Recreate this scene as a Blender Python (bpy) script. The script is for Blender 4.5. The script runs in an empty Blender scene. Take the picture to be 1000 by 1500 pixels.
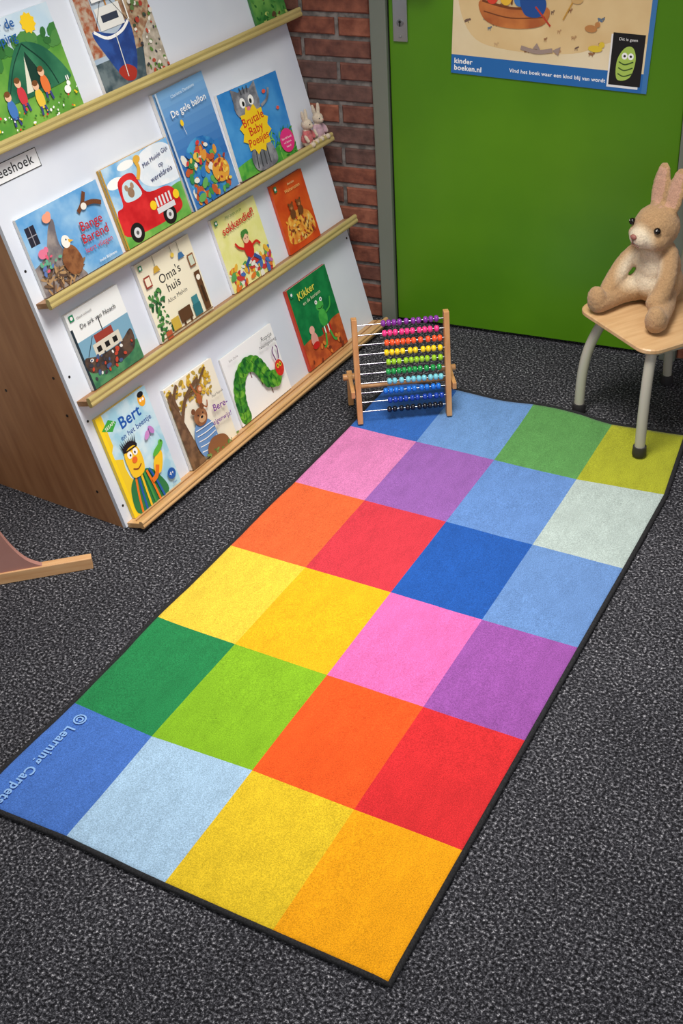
import bpy, bmesh, math, random
from mathutils import Vector, Matrix, noise
random.seed(7)
scn=bpy.context.scene
scn.view_settings.view_transform='Standard'
COL=scn.collection
# ---------------------------------------------------------------- materials
def lin(c):
    return tuple(((x/255)/12.92 if x/255<=0.04045 else ((x/255+0.055)/1.055)**2.4) for x in c)+(1,)
MC={}
def mat(c,rough=.5,metal=0,spec=.5,key=None):
    k=('p',c,rough,metal,spec)
    if k in MC: return MC[k]
    m=bpy.data.materials.new('paint_%02x%02x%02x'%tuple(int(v) for v in c)); m.use_nodes=True
    b=m.node_tree.nodes['Principled BSDF']
    b.inputs['Base Color'].default_value=lin(c); b.inputs['Roughness'].default_value=rough
    b.inputs['Metallic'].default_value=metal; b.inputs['Specular IOR Level'].default_value=spec
    MC[k]=m; return m
def nmat(c1,c2,scale=20,rough=.5,lo=.4,hi=.6,bump=0,stretch=None,detail=4,name='mottled',bscale=None,bdist=.002,coord='Object',spec=.5,sheen=0):
    k=('n',c1,c2,scale,rough,lo,hi,bump,stretch,detail,bscale)
    if k in MC: return MC[k]
    m=bpy.data.materials.new(name); m.use_nodes=True; nt=m.node_tree; N=nt.nodes; Lk=nt.links
    b=N['Principled BSDF']; tc=N.new('ShaderNodeTexCoord'); mp=N.new('ShaderNodeMapping'); no=N.new('ShaderNodeTexNoise'); cr=N.new('ShaderNodeValToRGB')
    if stretch: mp.inputs['Scale'].default_value=stretch
    no.inputs['Scale'].default_value=scale; no.inputs['Detail'].default_value=detail
    cr.color_ramp.elements[0].position=lo; cr.color_ramp.elements[1].position=hi
    cr.color_ramp.elements[0].color=lin(c1); cr.color_ramp.elements[1].color=lin(c2)
    Lk.new(tc.outputs[coord],mp.inputs[0]); Lk.new(mp.outputs[0],no.inputs['Vector']); Lk.new(no.outputs['Fac'],cr.inputs[0]); Lk.new(cr.outputs[0],b.inputs['Base Color'])
    b.inputs['Roughness'].default_value=rough; b.inputs['Specular IOR Level'].default_value=spec
    if sheen: b.inputs['Sheen Weight'].default_value=sheen
    if bump:
        bn=N.new('ShaderNodeTexNoise'); bn.inputs['Scale'].default_value=bscale or scale; bn.inputs['Detail'].default_value=3
        bm=N.new('ShaderNodeBump'); bm.inputs['Strength'].default_value=bump; bm.inputs['Distance'].default_value=bdist
        Lk.new(mp.outputs[0],bn.inputs['Vector']); Lk.new(bn.outputs['Fac'],bm.inputs['Height']); Lk.new(bm.outputs[0],b.inputs['Normal'])
    MC[k]=m; return m
def M_(c):
    if isinstance(c,bpy.types.Material): return c
    if isinstance(c[0],(tuple,list)): return nmat(tuple(c[0]),tuple(c[1]),c[2] if len(c)>2 else 60,rough=.4)
    return mat(tuple(c),.4)
# ---------------------------------------------------------------- mesh builder
class MB:
    def __init__(s): s.v=[];s.f=[];s.m=[];s.sm=[];s.mats=[]
    def mi(s,m):
        m=M_(m)
        if m not in s.mats: s.mats.append(m)
        return s.mats.index(m)
    def add(s,vs,fs,m,smooth=False):
        o=len(s.v); s.v+= [tuple(x) for x in vs]; i=s.mi(m)
        for f in fs: s.f.append([o+k for k in f]); s.m.append(i); s.sm.append(smooth)
    def box(s,a,b,m,mx=None):
        x0,y0,z0=a;x1,y1,z1=b
        vs=[(x0,y0,z0),(x1,y0,z0),(x1,y1,z0),(x0,y1,z0),(x0,y0,z1),(x1,y0,z1),(x1,y1,z1),(x0,y1,z1)]
        if mx: vs=[mx@Vector(v) for v in vs]
        s.add(vs,[(0,3,2,1),(4,5,6,7),(0,1,5,4),(1,2,6,5),(2,3,7,6),(3,0,4,7)],m)
    def prism(s,p2,z0,z1,m,mx=None,bev=0):
        n=len(p2); rings=[]
        if bev:
            c=Vector((sum(p[0] for p in p2)/n,sum(p[1] for p in p2)/n))
            def ins(p,k):
                d=(Vector(p)-c); return tuple(c+d*(1-k/max(d.length,1e-6)))
            rings=[([ins(p,bev) for p in p2],z0),(p2,z0+bev),(p2,z1-bev),([ins(p,bev) for p in p2],z1)]
        else: rings=[(p2,z0),(p2,z1)]
        vs=[];
        for r,z in rings: vs+=[Vector((p[0],p[1],z)) for p in r]
        if mx: vs=[mx@v for v in vs]
        fs=[tuple(range(n))[::-1],tuple((len(rings)-1)*n+i for i in range(n))]
        for k in range(len(rings)-1):
            for i in range(n): j=(i+1)%n; fs.append((k*n+i,k*n+j,(k+1)*n+j,(k+1)*n+i))
        s.add(vs,fs,m)
    def tube(s,pts,r,m,seg=16,cap=True):
        pts=[Vector(p) for p in pts]; n=len(pts)
        rs=r if isinstance(r,(list,tuple)) else [r]*n
        vs=[];fs=[];pv=None
        for i,p in enumerate(pts):
            t=(pts[min(i+1,n-1)]-pts[max(i-1,0)]).normalized()
            if pv is None: pv=t.orthogonal().normalized()
            pv=(pv-t*pv.dot(t)).normalized(); q=t.cross(pv)
            for k in range(seg):
                a=2*math.pi*k/seg; vs.append(p+(pv*math.cos(a)+q*math.sin(a))*rs[i])
        for i in range(n-1):
            for k in range(seg): j=(k+1)%seg; fs.append((i*seg+k,i*seg+j,(i+1)*seg+j,(i+1)*seg+k))
        s.add(vs,fs,m,True)
        if cap: s.add(vs[:seg],[tuple(range(seg))[::-1]],m); s.add(vs[-seg:],[tuple(range(seg))],m)
    def ball(s,c,r,m,mx=None,seg=16,rg=10):
        if not isinstance(r,(tuple,list)): r=(r,r,r)
        vs=[];fs=[]
        for i in range(rg+1):
            th=math.pi*i/rg
            for k in range(seg):
                a=2*math.pi*k/seg
                v=Vector((r[0]*math.sin(th)*math.cos(a),r[1]*math.sin(th)*math.sin(a),r[2]*math.cos(th)))
                if mx: v=mx@v
                vs.append(v+Vector(c))
        for i in range(rg):
            for k in range(seg): j=(k+1)%seg; fs.append((i*seg+k,(i+1)*seg+k,(i+1)*seg+j,i*seg+j))
        s.add(vs,fs,m,True)
    def obj(s,name,mx=None,parent=None,bevel=0):
        me=bpy.data.meshes.new(name); me.from_pydata(s.v,[],s.f)
        for m in s.mats: me.materials.append(m)
        me.polygons.foreach_set('material_index',s.m); me.polygons.foreach_set('use_smooth',s.sm); me.update()
        if bevel:
            bm=bmesh.new(); bm.from_mesh(me); bmesh.ops.remove_doubles(bm,verts=bm.verts,dist=1e-6); bm.to_mesh(me); bm.free()
        o=bpy.data.objects.new(name,me); COL.objects.link(o)
        if parent: o.parent=parent
        if mx is not None: o.matrix_basis=mx
        if bevel:
            b=o.modifiers.new('bev','BEVEL'); b.width=bevel; b.segments=2; b.limit_method='ANGLE'
        return o
def empty(name,mx=Matrix()):
    e=bpy.data.objects.new(name,None); e.empty_display_size=.1; COL.objects.link(e); e.matrix_world=mx; return e
def frame(o,x,y,z):
    m=Matrix.Identity(4)
    for i,c in enumerate((x,y,z,o)):
        for k in range(3): m[k][i]=c[k]
    return m
# ---------------------------------------------------------------- flat printed artwork
def clip(ps,w,h):
    for ax,lim,sg in ((0,0,1),(0,w,-1),(1,0,1),(1,h,-1)):
        out=[]
        for i in range(len(ps)):
            a=ps[i-1];b=ps[i]; da=(a[ax]-lim)*sg; db=(b[ax]-lim)*sg
            if (da>=0)!=(db>=0):
                t=da/(da-db); out.append((a[0]+(b[0]-a[0])*t,a[1]+(b[1]-a[1])*t))
            if db>=0: out.append(b)
        ps=out
        if len(ps)<3: return []
    return ps
def crom(p,n=6,closed=True):
    out=[];L=len(p)
    for i in range(L if closed else L-1):
        if closed: a,b,c,d=p[i-1],p[i],p[(i+1)%L],p[(i+2)%L]
        else: a,b,c,d=p[max(i-1,0)],p[i],p[i+1],p[min(i+2,L-1)]
        for k in range(n):
            t=k/n
            out.append(tuple(.5*(2*b[j]+(c[j]-a[j])*t+(2*a[j]-5*b[j]+4*c[j]-d[j])*t*t+(3*b[j]-a[j]-3*c[j]+d[j])*t**3) for j in range(len(p[0]))))
    if not closed: out.append(p[-1])
    return out
ARTS=[]
class Art:
    def __init__(s,w,h,bg): s.w=w;s.h=h;s.bg=bg;s.items=[]
    def _p(s,pts,c):
        pts=clip(pts,s.w,s.h)
        if len(pts)>2: s.items.append(('p',pts,c))
    def P(s,pts,c): s._p([(x*s.w,y*s.h) for x,y in pts],c); return s
    def B(s,pts,c): s._p(crom([(x*s.w,y*s.h) for x,y in pts]),c); return s
    def R(s,x0,y0,x1,y1,c): return s.P([(x0,y0),(x1,y0),(x1,y1),(x0,y1)],c)
    def E(s,cx,cy,rx,ry,c,rot=0,n=20):
        w=s.w;ca,sa=math.cos(math.radians(rot)),math.sin(math.radians(rot));pts=[]
        for i in range(n):
            a=2*math.pi*i/n;x=rx*w*math.cos(a);y=ry*w*math.sin(a)
            pts.append((cx*w+x*ca-y*sa,cy*s.h+x*sa+y*ca))
        s._p(pts,c); return s
    def STAR(s,cx,cy,r0,r1,n,c):
        s._p([(cx*s.w+(r0 if i%2 else r1)*s.w*math.cos(math.pi*i/n),cy*s.h+(r0 if i%2 else r1)*s.w*math.sin(math.pi*i/n)) for i in range(2*n)],c); return s
    def S(s,pts,wd,c,smooth=True):
        p=[(x*s.w,y*s.h) for x,y in pts]
        if smooth and len(p)>2: p=crom(p,5,False)
        wd*=s.w; Lf=[];Rt=[]
        for i in range(len(p)):
            a=p[max(i-1,0)];b=p[min(i+1,len(p)-1)];dx,dy=b[0]-a[0],b[1]-a[1];l=math.hypot(dx,dy) or 1
            nx,ny=-dy/l*wd/2,dx/l*wd/2; Lf.append((p[i][0]+nx,p[i][1]+ny));Rt.append((p[i][0]-nx,p[i][1]-ny))
        for i in range(len(p)-1): s._p([Lf[i],Lf[i+1],Rt[i+1],Rt[i]],c)
        return s
    def G(s,ct,cb,y0=0,y1=1,n=10):
        for i in range(n):
            t=(i+.5)/n; s.R(0,y0+(y1-y0)*i/n,1,y0+(y1-y0)*(i+1)/n,tuple(cb[k]+(ct[k]-cb[k])*t for k in range(3)))
        return s
    def SC(s,n,x0,y0,x1,y1,r0,r1,cols,asp=.6,seed=1):
        rd=random.Random(seed)
        for i in range(n):
            r=rd.uniform(r0,r1); s.E(rd.uniform(x0,x1),rd.uniform(y0,y1),r,r*asp,rd.choice(cols),rd.uniform(0,180),8)
        return s
    def T(s,txt,x,y,size,c,rot=0,al='CENTER',bold=0,sx=1,sp=1.04):
        s.items.append(['t',txt,x*s.w,y*s.h,size*s.w,c,rot,al,bold*s.w,sx,sp,None]); return s
    def build(s,name,mx,thick=.008,side=(235,232,225),parent=None,lay=6e-5,spine=None,base=True):
        ARTS.append((s,name,mx,thick,side,parent,lay,spine,base))
    def realise(s,name,mx,thick,side,parent,lay,spine,base):
        mb=MB()
        if base:
            mb.box((.0015,.0015,.001),(s.w-.0015,s.h-.0015,thick-.001),side) if thick>.004 else mb.box((0,0,0),(s.w,s.h,thick),side)
            if thick>.004:
                cv=spine or (225,225,222)
                mb.box((0,0,0),(s.w,s.h,.0016),cv); mb.box((0,0,thick-.0016),(s.w,s.h,thick),cv); mb.box((0,0,.0016),(.0018,s.h,thick-.0016),cv)
            mb.add([(0,0,thick+1e-5),(s.w,0,thick+1e-5),(s.w,s.h,thick+1e-5),(0,s.h,thick+1e-5)],[(0,1,2,3)],s.bg)
        z=thick+1e-5
        for it in s.items:
            z+=lay
            if it[0]=='p':
                a=sum(it[1][i-1][0]*it[1][i][1]-it[1][i][0]*it[1][i-1][1] for i in range(len(it[1])))
                pts=it[1] if a>0 else it[1][::-1]
                mb.add([(x,y,z) for x,y in pts],[tuple(range(len(pts)))],it[2])
            else:
                _,txt,x,y,size,c,rot,al,bold,sx,sp,(tv,tf)=it
                R=Matrix.Translation((x,y,z))@Matrix.Rotation(math.radians(rot),4,'Z')@Matrix.Diagonal((sx,1,1,1))
                mb.add([R@v for v in tv],tf,c)
        return mb.obj(name,mx,parent)
def realise_art():
    tmp=[]
    for a in ARTS:
        for it in a[0].items:
            if it[0]=='t':
                cu=bpy.data.curves.new('t','FONT'); cu.body=it[1]; cu.size=it[4]; cu.align_x=it[7]; cu.align_y='CENTER'; cu.offset=it[8]; cu.resolution_u=3; cu.space_character=it[10]
                to=bpy.data.objects.new('t',cu); COL.objects.link(to); tmp.append((it,to,cu))
    dg=bpy.context.evaluated_depsgraph_get()
    for it,to,cu in tmp:
        me=bpy.data.meshes.new_from_object(to.evaluated_get(dg))
        it[11]=([v.co.copy() for v in me.vertices],[tuple(p.vertices) for p in me.polygons]); bpy.data.meshes.remove(me)
    for it,to,cu in tmp: bpy.data.objects.remove(to); bpy.data.curves.remove(cu)
    for a in ARTS: a[0].realise(*a[1:])
# ---------------------------------------------------------------- plush builder
def plush(name,parts,voxel,colf,smooth=10,disp=.0012,dscale=160,furscale=260,seg=16):
    mb=MB(); g=(200,200,200)
    for p in parts:
        if p[0]=='e': mb.ball(p[1],p[2],g,None,seg,seg//2+2)
        elif p[0]=='ear':
            rings=p[1]; n=12; vs=[];fs=[]
            for c,w_,t_ in rings:
                for k in range(n): a=2*math.pi*k/n; vs.append((c[0]+w_*math.cos(a),c[1]+t_*math.sin(a),c[2]))
            for i in range(len(rings)-1):
                for k in range(n): j=(k+1)%n; fs.append((i*n+k,i*n+j,(i+1)*n+j,(i+1)*n+k))
            fs.append(tuple(range(n))[::-1]); fs.append(tuple((len(rings)-1)*n+k for k in range(n))); mb.add(vs,fs,g,True)
        else:
            pts=crom(p[1],3,False); mb.tube([q[:3] for q in pts],[q[3] for q in pts],g,14)
            mb.ball(pts[0][:3],pts[0][3],g,None,14,8); mb.ball(pts[-1][:3],pts[-1][3],g,None,14,8)
    o=mb.obj('tmp'); rm=o.modifiers.new('r','REMESH'); rm.mode='VOXEL'; rm.voxel_size=voxel
    sm=o.modifiers.new('s','SMOOTH'); sm.iterations=smooth; sm.factor=.6
    dg=bpy.context.evaluated_depsgraph_get()
    me=bpy.data.meshes.new_from_object(o.evaluated_get(dg)); bpy.data.objects.remove(o)
    for v in me.vertices: v.co+=v.normal*disp*noise.noise(v.co*dscale)
    me.materials.clear(); ca=me.color_attributes.new('Col','FLOAT_COLOR','POINT')
    for i,v in enumerate(me.vertices): ca.data[i].color=lin(colf(v.co))
    for p in me.polygons: p.use_smooth=True
    m=bpy.data.materials.new(name+'_fur'); m.use_nodes=True; nt=m.node_tree;N=nt.nodes;K=nt.links;b=N['Principled BSDF']
    at=N.new('ShaderNodeAttribute'); at.attribute_name='Col'; tc=N.new('ShaderNodeTexCoord'); n1=N.new('ShaderNodeTexNoise'); n1.inputs['Scale'].default_value=furscale; n1.inputs['Detail'].default_value=6; n1.inputs['Roughness'].default_value=.7
    r1=N.new('ShaderNodeValToRGB'); r1.color_ramp.elements[0].position=.3; r1.color_ramp.elements[0].color=(.70,.70,.70,1); r1.color_ramp.elements[1].position=.7; r1.color_ramp.elements[1].color=(1.15,1.15,1.15,1)
    x1=N.new('ShaderNodeMix');x1.data_type='RGBA';x1.blend_type='MULTIPLY';x1.inputs[0].default_value=1
    bp=N.new('ShaderNodeBump'); bp.inputs['Strength'].default_value=.9; bp.inputs['Distance'].default_value=.003
    K.new(tc.outputs['Object'],n1.inputs['Vector']);K.new(n1.outputs['Fac'],r1.inputs[0]);K.new(at.outputs['Color'],x1.inputs['A']);K.new(r1.outputs[0],x1.inputs['B']);K.new(x1.outputs['Result'],b.inputs['Base Color']);K.new(n1.outputs['Fac'],bp.inputs['Height']);K.new(bp.outputs[0],b.inputs['Normal'])
    b.inputs['Roughness'].default_value=.95;b.inputs['Specular IOR Level'].default_value=.1;b.inputs['Sheen Weight'].default_value=.2
    me.materials.append(m); return me
def place(me,name,parent):
    ob=bpy.data.objects.new(name,me); COL.objects.link(ob); ob.parent=parent; return ob
def mixc(a,b,t):
    t=max(0,min(1,t)); return tuple(a[i]+(b[i]-a[i])*t for i in range(3))
W=(250,250,248);K_=(25,25,28);RED=(205,35,35);GRN=(40,130,60);YEL=(245,205,40);BRN=(120,75,45);SKIN=(235,190,155)
TAN=(184,148,108);CRM=(226,210,184);PNK=(202,158,134)
parts=[('e',(0,0,.052),(.060,.056,.052)),('e',(0,.002,.09),(.052,.048,.055)),('e',(0,.008,.125),(.042,.038,.04)),
('e',(0,.020,.190),(.052,.051,.049)),('e',(0,.058,.176),(.031,.033,.026)),('e',(.024,.042,.172),(.027,.029,.026)),('e',(-.024,.042,.172),(.027,.029,.026)),
('c',[(.034,.010,.132,.022),(.060,.042,.095,.021),(.058,.080,.060,.021),(.052,.10,.046,.021)]),
('c',[(-.034,.010,.132,.022),(-.062,.040,.095,.021),(-.070,.065,.060,.021),(-.070,.08,.048,.021)]),
('c',[(.030,.015,.036,.034),(.045,.065,.030,.028),(.045,.11,.026,.025),(.045,.138,.027,.026)]),
('c',[(-.030,.015,.036,.034),(-.066,.05,.030,.028),(-.092,.088,.026,.025),(-.108,.112,.027,.026)]),
('e',(.045,.145,.036),(.023,.020,.031)),('e',(-.112,.118,.036),(.024,.022,.031)),('e',(0,-.058,.026),(.022,.022,.022))]
EARZ0,EARL,EX0,EX1=.215,.105,.019,.006
def earw(tt): return .009+.0165*math.sin(math.pi*min(1,.10+tt*.9))**.75 if tt<1 else .004
for sx in (-1,1):
    parts.append(('ear',[((sx*(EX0+EX1*k/14),.006-.024*k/14,EARZ0+EARL*k/14),earw(k/14),.0075 if k<13 else .004) for k in range(15)]))
def rcol(p):
    c=TAN
    if p.z>EARZ0+.022:
        tt=(p.z-EARZ0)/EARL; ex=EX0+EX1*tt; w=earw(min(.99,tt))
        if p.y>(.006-.024*tt+.003) and abs(abs(p.x)-ex)<w*.62 and tt<.9: c=PNK
        return c
    d1=(p-Vector((0,.088,.165))).length; c=mixc(CRM,c,(d1-.034)/.02)
    d2=(p-Vector((0,.06,.095))).length; c=mixc(CRM,c,(d2-.045)/.02)
    return c
RABME=plush('rabbit',parts,.0036,rcol,6)
ps=[('e',(0,0,.022),(.021,.018,.022)),('e',(0,0,.04),(.015,.013,.016)),('e',(0,.002,.066),(.017,.017,.016)),('e',(0,.014,.062),(.009,.009,.008)),
('c',[(.012,0,.045,.006),(.022,.008,.034,.006),(.022,.014,.024,.006)]),('c',[(-.012,0,.045,.006),(-.022,.008,.034,.006),(-.022,.014,.024,.006)]),
('c',[(.01,.004,.01,.009),(.014,.02,.008,.008),(.014,.026,.012,.008)]),('c',[(-.01,.004,.01,.009),(-.014,.02,.008,.008),(-.014,.026,.012,.008)]),
('c',[(.007,-.002,.076,.005),(.01,-.004,.09,.006),(.012,-.006,.104,.004)]),('c',[(-.007,-.002,.076,.005),(-.01,-.004,.09,.006),(-.012,-.006,.104,.004)])]
BUNME=[plush('bunny',ps,.0018,lambda p,shirt=shirt:shirt if .016<p.z<.05 and abs(p.x)<.024 and p.y<.019 else (222,206,184),3,.0003,400,500,12) for shirt in ((210,110,112),(205,170,182))]
# ---------------------------------------------------------------- camera
cd=bpy.data.cameras.new('camera'); cam=bpy.data.objects.new('camera',cd); COL.objects.link(cam)
az,t,ro=-0.5379,0.6191,-0.0689
d=Vector((math.sin(az)*math.cos(t),math.cos(az)*math.cos(t),-math.sin(t)))
r0=Vector((math.cos(az),-math.sin(az),0));u0=r0.cross(d)
cr_=r0*math.cos(ro)+u0*math.sin(ro);cu_=-r0*math.sin(ro)+u0*math.cos(ro)
C=Vector((1.5306,-1.0821,1.8602))
cam.matrix_world=frame(C,cr_,cu_,-d)
cd.sensor_fit='VERTICAL'; cd.sensor_height=36; cd.sensor_width=24; cd.lens=1846.49*36/1500; cd.clip_start=.05
scn.camera=cam
# ---------------------------------------------------------------- floor
def carpet():
    m=bpy.data.materials.new('charcoal_carpet'); m.use_nodes=True; nt=m.node_tree;N=nt.nodes;K=nt.links;b=N['Principled BSDF']
    tc=N.new('ShaderNodeTexCoord')
    n1=N.new('ShaderNodeTexNoise'); n1.inputs['Scale'].default_value=165; n1.inputs['Detail'].default_value=3; n1.inputs['Roughness'].default_value=.75
    n2=N.new('ShaderNodeTexNoise'); n2.inputs['Scale'].default_value=3.5; n2.inputs['Detail'].default_value=3
    cr=N.new('ShaderNodeValToRGB'); e=cr.color_ramp.elements
    e[0].position=.38; e[0].color=lin((16,16,19)); e[1].position=.70; e[1].color=lin((198,197,202))
    x=cr.color_ramp.elements.new(.50); x.color=lin((46,46,51)); x=cr.color_ramp.elements.new(.59); x.color=lin((96,96,102))
    mx=N.new('ShaderNodeMix'); mx.data_type='RGBA'; mx.blend_type='MULTIPLY'; mx.inputs[0].default_value=1
    c2=N.new('ShaderNodeValToRGB'); c2.color_ramp.elements[0].position=.3;c2.color_ramp.elements[0].color=(.78,.78,.79,1);c2.color_ramp.elements[1].position=.7;c2.color_ramp.elements[1].color=(1.1,1.1,1.1,1)
    bp=N.new('ShaderNodeBump'); bp.inputs['Strength'].default_value=.5; bp.inputs['Distance'].default_value=.003
    for n in (n1,n2): K.new(tc.outputs['Object'],n.inputs['Vector'])
    K.new(n1.outputs['Fac'],cr.inputs[0]);K.new(n2.outputs['Fac'],c2.inputs[0]);K.new(cr.outputs[0],mx.inputs['A']);K.new(c2.outputs[0],mx.inputs['B'])
    K.new(mx.outputs['Result'],b.inputs['Base Color']);K.new(n1.outputs['Fac'],bp.inputs['Height']);K.new(bp.outputs[0],b.inputs['Normal'])
    b.inputs['Roughness'].default_value=.95; b.inputs['Specular IOR Level'].default_value=.15
    return m
mb=MB(); mb.box((-1.6,-3.2,-.05),(3.4,2.6,0),carpet()); mb.obj('floor')
# ---------------------------------------------------------------- back wall, door
A=Vector((-.15,2.16,0)); wa=math.radians(5.6); dr=Vector((math.cos(wa),math.sin(wa),0)); wn=Vector((dr.y,-dr.x,0))
MW=Matrix.Translation(A)@Matrix.Rotation(wa,4,'Z')
MA=lambda x,z,y=0: frame(A+dr*x+wn*y+Vector((0,0,z)),dr,Vector((0,0,1)),wn)
mb=MB()
mort=nmat((92,88,86),(132,126,122),40,.95,bump=.6,name='mortar')
mb.box((-1.2,.010,0),(-.043,.2,2.6),mort); mb.box((.885,.010,0),(3.0,.2,2.6),mort); mb.box((-.043,.016,2.12),(.885,.2,2.6),mort)
bm_=[nmat(a,b_,30,.9,.3,.7,bump=.9,name='brick',bscale=90) for a,b_ in (((94,50,40),(142,84,64)),((108,58,44),(154,94,72)),((84,50,44),(126,80,66)),((114,58,42),(162,100,74)),((78,56,52),(114,82,74)))]
rd=random.Random(3)
def brick(mb,x0,x1,z0,z1):
    j=lambda:rd.uniform(-.002,.002); bv=.004; y=.002+rd.uniform(-.002,.003)
    x0+=j();x1+=j();z0+=j();z1+=j()
    vs=[(x0,.02,z0),(x1,.02,z0),(x1,.02,z1),(x0,.02,z1),(x0,y+bv,z0),(x1,y+bv,z0),(x1,y+bv,z1),(x0,y+bv,z1),(x0+bv,y,z0+bv),(x1-bv,y,z0+bv),(x1-bv,y,z1-bv),(x0+bv,y,z1-bv)]
    mb.add(vs,[(0,1,5,4),(1,2,6,5),(2,3,7,6),(3,0,4,7),(4,5,9,8),(5,6,10,9),(6,7,11,10),(7,4,8,11),(8,9,10,11)],rd.choice(bm_))
row=0;z=.004
while z<2.58:
    off=(row%2)*.11
    for (a,b_) in ((-1.2,-.046),(.888,3.0)) if z<2.12 else ((-1.2,3.0),):
        x=-1.25+off
        while x<b_:
            xa,xb=max(x,a),min(x+.208,b_)
            if xb-xa>.02: brick(mb,xa,xb,z,z+.049)
            x+=.22
    z+=.0625;row+=1
mb.obj('wall_back',MW)
fr=mat((112,118,108),.45)
mb=MB(); mb.box((-.043,-.014,0),(.004,.06,2.12),fr); mb.box((.838,-.014,0),(.885,.06,2.12),fr); mb.box((-.043,-.014,2.06),(.885,.06,2.12),fr)
mb.box((-.004,-.002,0),(.004,.05,2.06),mat((52,58,46),.5))
mb.obj('trim_door',MW,bevel=.003)
door=empty('door_1',MW)
mb=MB(); mb.box((.007,.003,.012),(.835,.043,2.055),nmat((76,130,12),(86,140,16),2,.36,name='green_laminate')); mb.obj('leaf',None,door,bevel=.002)
st=mat((185,188,190),.3,1)
mb=MB(); mb.box((.022,-.004,.875),(.064,.003,1.12),st)
mb.tube([(.043,-.004,.925),(.043,-.0065,.925)],.010,mat((150,152,154),.35,1)); mb.tube([(.043,-.0066,.928),(.043,-.0072,.928)],.0038,(15,15,15)); mb.box((.0412,-.0072,.916),(.0448,-.0066,.928),(15,15,15))
mb.tube([(.043,0,1.05),(.043,-.045,1.05),(.06,-.055,1.05),(.15,-.055,1.05)],.009,st); mb.ball((.043,-.005,.888),(.004,.002,.004),(120,120,120))
mb.obj('handle_plate',None,door,bevel=.001)
bx=Vector((.058,.998,0)).normalized(); hv=Vector((-bx.y,bx.x,0))
mb=MB(); MLW=frame(Vector((-.269,.888,0))+hv*.56,bx,hv,Vector((0,0,1)))
mb.box((-4,0,0),(1.27,.1,2.6),nmat((205,203,196),(215,213,206),6,.8,name='painted_plaster',bump=.1,bscale=200)); mb.obj('wall_left',MLW)
# ---------------------------------------------------------------- rug
xs=[0,.2286,.4572,.6858,.9144]
def rp(i,j):
    x=xs[i];y=.3048*j
    if i==0: x+= [.0,.008,.009,.012,.018,.02,.016][j]
    if i==1 : x-= [.003,.008,.006,0,0,0,.008][j]; y+=[.006,-.01,0,0,0,0,-.014][j]
    if j==6: y+= [-.03,0,0,-.008,.012][i]
    if (i,j)==(4,6): x-=.035
    if (i,j)==(3,6): x-=.004
    if (i,j)==(2,6): x-=.008
    if (i,j)==(4,5): y+=.025;x-=.002
    return x,y
rc=[[(70,116,202),(164,198,228),(228,192,34),(246,164,14)],
[(34,132,74),(130,182,30),(242,86,30),(222,44,48)],
[(236,200,56),(240,178,18),(230,106,180),(154,82,168)],
[(232,98,48),(214,54,68),(32,88,178),(102,142,202)],
[(216,124,180),(150,94,176),(98,140,206),(180,196,192)],
[(48,104,190),(106,150,210),(90,152,80),(168,172,38)]]
def soft(c):
    l=.3*c[0]+.59*c[1]+.11*c[2]; return tuple(v+(l-v)*.055+1 for v in c)
rc=[[soft(c) for c in r] for r in rc]
SUB=18
nx,ny=4*SUB,6*SUB
def rpt(a,b_):
    i=min(a//SUB,3);j=min(b_//SUB,5);fx=a/SUB-i;fy=b_/SUB-j
    p=[rp(i,j),rp(i+1,j),rp(i+1,j+1),rp(i,j+1)]
    w=[(1-fx)*(1-fy),fx*(1-fy),fx*fy,(1-fx)*fy]
    return sum(w[k]*p[k][0] for k in range(4)),sum(w[k]*p[k][1] for k in range(4))
def rz(x,y):
    z=.0085+.0018*noise.noise(Vector((x*4,y*4,1)))+.0008*noise.noise(Vector((x*14,y*14,5)))
    # lifted, slightly rippled far edge and a faint ripple on the left edge
    if y>1.70: z+=.010*min(1,(y-1.70)/.12)**2*(.5+.5*math.sin(x*17-1.2))*(1 if x<.6 else max(0,1-(x-.6)/.1))
    if x<.08: z+=.005*(1-x/.08)**2*max(0,math.sin(y*13))*(1 if y<1.4 else 0)
    return z
vs=[]
for b_ in range(ny+1):
    for a in range(nx+1):
        x,y=rpt(a,b_); vs.append((x,y,rz(x,y)))
fs=[];fc=[]
for b_ in range(ny):
    for a in range(nx):
        k=b_*(nx+1)+a; fs.append((k,k+1,k+nx+2,k+nx+1)); fc.append(rc[b_//SUB][a//SUB])
per=[a for a in range(nx+1)]+[b_*(nx+1)+nx for b_ in range(1,ny+1)]+[ny*(nx+1)+a for a in range(nx-1,-1,-1)]+[b_*(nx+1) for b_ in range(ny-1,0,-1)]
base=len(vs)
for k in per: vs.append((vs[k][0],vs[k][1],max(.001,vs[k][2]-.008)))
for i in range(len(per)):
    j=(i+1)%len(per); fs.append((per[j],per[i],base+i,base+j)); fc.append((20,20,24))
me=bpy.data.meshes.new('rug'); me.from_pydata(vs,[],fs); ca=me.color_attributes.new('Col','FLOAT_COLOR','CORNER')
k=0
for p in me.polygons:
    for _ in p.vertices: ca.data[k].color=lin(fc[p.index]); k+=1
    p.use_smooth=True
m=bpy.data.materials.new('printed_pile'); m.use_nodes=True; nt=m.node_tree;N=nt.nodes;K=nt.links;b=N['Principled BSDF']
at=N.new('ShaderNodeAttribute'); at.attribute_name='Col'; tc=N.new('ShaderNodeTexCoord')
mp1=N.new('ShaderNodeMapping'); mp1.inputs['Scale'].default_value=(1,.45,1); mp1.inputs['Rotation'].default_value=(0,0,.5)
n1=N.new('ShaderNodeTexNoise'); n1.inputs['Scale'].default_value=30; n1.inputs['Detail'].default_value=10; n1.inputs['Roughness'].default_value=.82
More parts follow.
